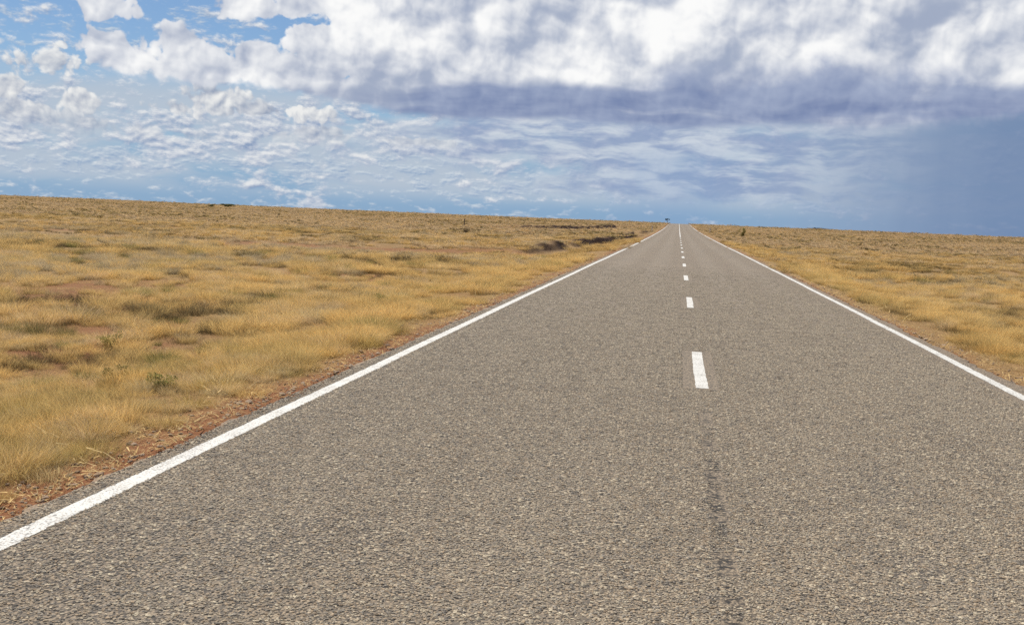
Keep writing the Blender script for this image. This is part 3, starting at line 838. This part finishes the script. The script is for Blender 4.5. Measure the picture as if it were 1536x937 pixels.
big_tussock(-14.5, 26.5, 2.2, .7, .30, BROWN + SHADE[:2], 'wide dark brown tussock row far out on the left plain', 9, 11, w=.005)
o = big_tussock(-3.70, 5.68, .08, .08, .17, PALE, 'small pale straw tuft on the red dirt at the near left road edge', 10, 2, 240, .0028); o['group'] = ''
del o['group']

# white guide posts with a red reflector
def guide_post(x, y, label):
    root = tag(empty('guide_post', (x, y, float(ground_z(x, y)) - .02)), label, 'guide post', 'white guide posts beside the road')
    bm = bmesh.new(); bmesh.ops.create_cube(bm, size=1)
    for v in bm.verts:
        v.co.x *= .15; v.co.y *= .04 * (1 if v.co.z < 0 else .8); v.co.z = (v.co.z + .5) * 1.10
    bmesh.ops.bevel(bm, geom=bm.edges[:], offset=.008, segments=2, affect='EDGES')
    me = bpy.data.meshes.new('post'); bm.to_mesh(me); bm.free(); me.materials.append(mat_white); link('post', me, root)
    V = []; Fc = []; limb(V, Fc, (0, -.016, .86), (0, -.028, .86), .040, .036, 14)
    link('reflector', mesh_np('reflector', V, Fc, mat_red), root)
    return root
guide_post(-4.64, 191, 'white guide post on the left side of the road before the crest')
guide_post(6.4, 215, 'white guide post on the right side of the road before the crest')

# leaning timber post on the plain
V = []; Fc = []
g = np.random.default_rng(77); n = 9; ring = []
for i, t in enumerate(np.linspace(-.15, 1.25, 8)):
    for k in range(n):
        a = 2 * math.pi * k / n; r = .075 * (1 - .12 * t) * (1 + g.normal(0, .06))
        V.append((math.cos(a) * r + .03 * t * t, math.sin(a) * r, t))
for i in range(7):
    for k in range(n): Fc.append((i * n + k, i * n + (k + 1) % n, (i + 1) * n + (k + 1) % n, (i + 1) * n + k))
Fc.append(tuple(7 * n + k for k in range(n)))
o = link('timber_post', mesh_np('timber_post', V, Fc, mat_wood)); o.location = (-32.4, 156.9, float(ground_z(-32.4, 156.9)))
tag(o, 'single dark timber post standing in the dry grass of the left plain', 'post')

# far trees
TREE = [(.035, .05, .04), (.055, .07, .055), (.05, .06, .06)]
def tree(x, y, h, lobes, label, seed):
    root = tag(empty('tree', (x, y, float(ground_z(x, y)) - .1)), label, 'tree')
    V = []; Fc = []
    limb(V, Fc, (0, 0, 0), (.12, 0, h * .3), h * .028, h * .022, 8); limb(V, Fc, (.12, 0, h * .3), (.05, 0, h * .58), h * .022, h * .017, 8)
    for c, r in lobes: limb(V, Fc, (.05, 0, h * .55), c, h * .014, h * .005, 6)
    link('trunk', mesh_np('trunk', V, Fc, mat_bark), root)
    link('crown', tinted('crown', *leaf_cloud(1500, lobes, .22, TREE, seed), mat_leaf), root)
tree(-7.3, 700, 5.6, [((-.6, 0, 4.6), (.9, .9, .6)), ((.1, .3, 4.9), (.8, .8, .5)), ((-1.0, -.3, 4.8), (.6, .6, .5)), ((1.3, 0, 4.8), (.5, .5, .3))],
     'lone dark tree on the skyline just left of where the road ends', 501)
Vs = []
g = np.random.default_rng(78)
V = []; Fc = []; lob = []
for i in range(26):
    x = 118 + g.uniform(0, 1) ** .7 * 48; y = 1200 + g.normal(0, 14); hh = g.uniform(5.2, 7.4) * (.75 + .25 * (x - 118) / 48); z0 = float(ground_z(x, y))
    limb(V, Fc, (x, y, z0 - .2), (x, y, z0 + hh * .6), .18, .1, 6)
    for q in range(3): lob.append(((x + g.normal(0, 1.2), y + g.normal(0, 1.2), z0 + hh * g.uniform(.62, .9)), (1.8, 1.8, hh * .16)))
wood = link('far_trees', tinted('far_trees', *leaf_cloud(7000, lob, .55, [(.05, .055, .075), (.07, .075, .10)], 79), mat_leaf))  # bluish leaf colour has the distance haze painted in
wood['kind'] = 'stuff'
link('trunk', mesh_np('trunk', V, Fc, mat_bark), wood)
